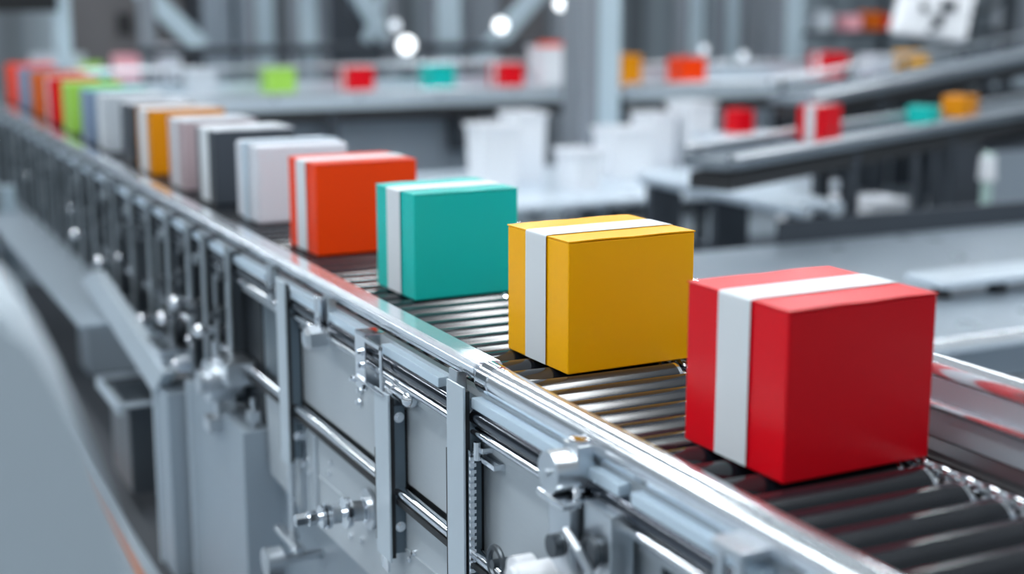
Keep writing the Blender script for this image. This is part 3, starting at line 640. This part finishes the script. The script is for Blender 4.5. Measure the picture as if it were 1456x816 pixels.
# machine block right & bins under the diagonal conveyor
q0 = ony(1372, 280, 8.2); q1 = ony(1500, 280, 8.2)
cabinet('machine_cabinet', 'dark grey machine block at the right edge below the diagonal conveyor', 'cabinet', q0.x, q1.x+.4, 8.0, 8.6, 1.12, 'machine_dark', 2, 'machine')
bin_(1180, 290, .42, .32, .42, 'white bin on the dark pallet under the diagonal conveyor', Yp=8.3)
bin_(1265, 290, .34, .26, .42, 'second white bin under the diagonal conveyor right of its dark leg', Yp=8.4)
q = ony(1180, 290, 8.3)
t = Thing('pallet_frame', 'dark low pallet frame under the diagonal conveyor', 'pallet', (q.x, 8.4, 0))
t.part('deck', MB().box(q.x-.9, q.x+1.1, 8.0, 8.8, .36, .42, .01), M['machine_dark'])
for dx in (-.8, .1, 1.0): t.part('skid', MB().box(q.x+dx-.05, q.x+dx+.05, 8.0, 8.8, 0, .36), M['machine_dark'])
q = ony(1328, 240, 7.6)
t = Thing('bottle_stand', 'slim pale greenish post standing before the machine block at right', 'post', (q.x, 7.0, 0))
t.part('post', MB().rod((q.x, 7.1, .0), (q.x, 7.1, 1.18), .035, seg=20), mat('pale_green_paint', rgb(180, 208, 202), .4)); t.part('head', MB().rod((q.x, 7.1, 1.0), (q.x, 7.1, 1.16), .06, .05, seg=20), M['white_plastic'])
# machines beneath raised conveyor
x0 = ony(875, 160, 12.6).x; x1 = ony(1010, 160, 12.6).x
cabinet('machine_cabinet', 'dark cabinet below the raised conveyor right of the large column', 'cabinet', x0, x1, 12.5, 13.1, 1.15, 'machine_dark', 2, 'machine_dark')
x0 = ony(1080, 160, 12.8).x; x1 = ony(1330, 160, 12.8).x
cabinet('machine_cabinet', 'grey cabinet row below the raised conveyor beyond the slim columns', 'cabinet', x0, x1, 12.6, 13.2, 1.15, 'machine', 3, 'machine_dark')

# lower-left: dark cart with orange panel beyond walkway
q = onz(40, 450, 0.3)
t = Thing('supply_cart', 'grey cart with an orange panel standing left of the conveyor side', 'cart', (.80, 9.6, 0))
t.part('cart_body', MB().box(.62, .98, 9.3, 9.9, .12, .62, .012), M['machine_dark']); t.part('side_panel', MB().box(.985, .995, 9.32, 9.7, .2, .5, .003), M['orange_paint'], label='orange side panel')
t.part('cart_top', MB().box(.60, 1.0, 9.28, 9.92, .62, .65, .006), M['leg'])
for x, y in ((.68, 9.36), (.92, 9.36), (.68, 9.84), (.92, 9.84)): t.part('wheel', MB().rod((x-.015, y, .055), (x+.015, y, .055), .055, seg=20).box(x-.02, x+.02, y-.02, y+.02, .08, .125), M['black'])

# pale cowl of the neighbouring machine, close to the left of the camera
def at_depth(px, py, d): return CAM + ray(px, py)*(d/FP)
out = [(-230, 415), (-40, 420), (5, 440), (42, 485), (82, 550), (124, 630), (157, 720), (186, 810), (222, 950), (-230, 950)]
t0_ = at_depth(0, 900, 1.35)
t = Thing('machine_cowl', 'large pale rounded machine cowl very close at the lower left', 'machine cover', (t0_.x, t0_.y, 0))
b = MB(); fr = [b.bm.verts.new(at_depth(px, py, 1.30)) for px, py in out]
bk = [b.bm.verts.new(at_depth(px, py, 1.30)+fh*.30-RT*.12) for px, py in out]
b.bm.faces.new(fr); b.bm.faces.new(bk)
for i in range(len(out)): b.bm.faces.new((fr[i], fr[(i+1) % len(out)], bk[(i+1) % len(out)], bk[i]))
bmesh.ops.bevel(b.bm, geom=b.bm.edges[:], offset=.012, segments=3, affect='EDGES')
t.part('cowl_shell', b, M['cowl'])
m_ = at_depth(-60, 940, 1.5)
t.part('pedestal', MB().box(m_.x-.10, m_.x+.10, m_.y-.1, m_.y+.1, 0, m_.z+.02, .01, rz=-AZ), M['leg'])
# ------------------------------------------------------------------ light
for i, (ya, yb) in enumerate(((.7, .9), (4.3, 4.5), (7.3, 7.5), (10.9, 11.1), (13.3, 14.1), (17.5, 17.7))):
    solo('trim_%d' % (i+2), MB().box(-14, 26, ya, yb, 5.70, 5.9), M['col_dark'], kind='structure')
proto = None
lx = [-4.2, -.4, 3.4, 7.2, 11.0]; ly = [2.6, 9.2, 15.8]
for j, y in enumerate(ly):
    for i, x in enumerate(lx):
        if proto is None:
            pt_ = Thing('ceiling_light', 'long white strip light hung overhead', 'ceiling light', (x, y, 5.2), 'overhead strip lights')  # lamps added out of view for rail and roller streaks and top light
            pt_.part('housing', MB().box(x-.18, x+.18, y-2.2, y+2.2, 5.22, 5.3, .01), M['panel_pale'])
            pt_.part('diffuser', MB().box(x-.14, x+.14, y-2.15, y+2.15, 5.20, 5.22), M['ceil_lens'])
            pt_.part('suspension', MB().rod((x, y-1.8, 5.3), (x, y-1.8, 5.7), .01, seg=6), M['dark'])
            pt_.part('suspension', MB().rod((x, y+1.8, 5.3), (x, y+1.8, 5.7), .01, seg=6), M['dark'])
            proto = pt_.o
        else:
            c = copy_tree(proto); c.location = (x, y, 5.2)
w = bpy.data.worlds.new('hall_daylight'); bpy.context.scene.world = w; w.use_nodes = True
nt = w.node_tree; bg = nt.nodes['Background']
tc = nt.nodes.new('ShaderNodeTexCoord'); sx = nt.nodes.new('ShaderNodeSeparateXYZ'); rp = nt.nodes.new('ShaderNodeValToRGB'); mr = nt.nodes.new('ShaderNodeMapRange')
mr.inputs['From Min'].default_value = -1; nt.links.new(tc.outputs['Generated'], sx.inputs[0]); nt.links.new(sx.outputs['Z'], mr.inputs['Value']); nt.links.new(mr.outputs[0], rp.inputs[0])
e = rp.color_ramp.elements; e[0].position = .45; e[0].color = (.13, .15, .168, 1); e[1].position = 1; e[1].color = (.50, .56, .60, 1)
for p_, v_ in ((.52, .22), (.555, .70), (.63, .74), (.70, .48), (.78, .2)):
    x = rp.color_ramp.elements.new(p_); x.color = (v_*.90, v_*1.0, v_*1.07, 1)
nt.links.new(rp.outputs[0], bg.inputs['Color']); bg.inputs['Strength'].default_value = 1.0

# ------------------------------------------------------------------ camera
cd = bpy.data.cameras.new('camera'); co = bpy.data.objects.new('camera', cd); C.objects.link(co)
co.location = CAM; co.rotation_euler = FW.to_track_quat('-Z', 'Y').to_euler()
cd.sensor_width = 36; cd.lens = FP/1456*36; cd.clip_end = 200
cd.dof.use_dof = True; cd.dof.focus_distance = 3.2; cd.dof.aperture_fstop = 1.12
bpy.context.scene.camera = co
vs = bpy.context.scene.view_settings
vs.view_transform = 'Standard'; vs.look = 'None'; vs.gamma = 1; vs.use_curve_mapping = False; vs.exposure = 0.02
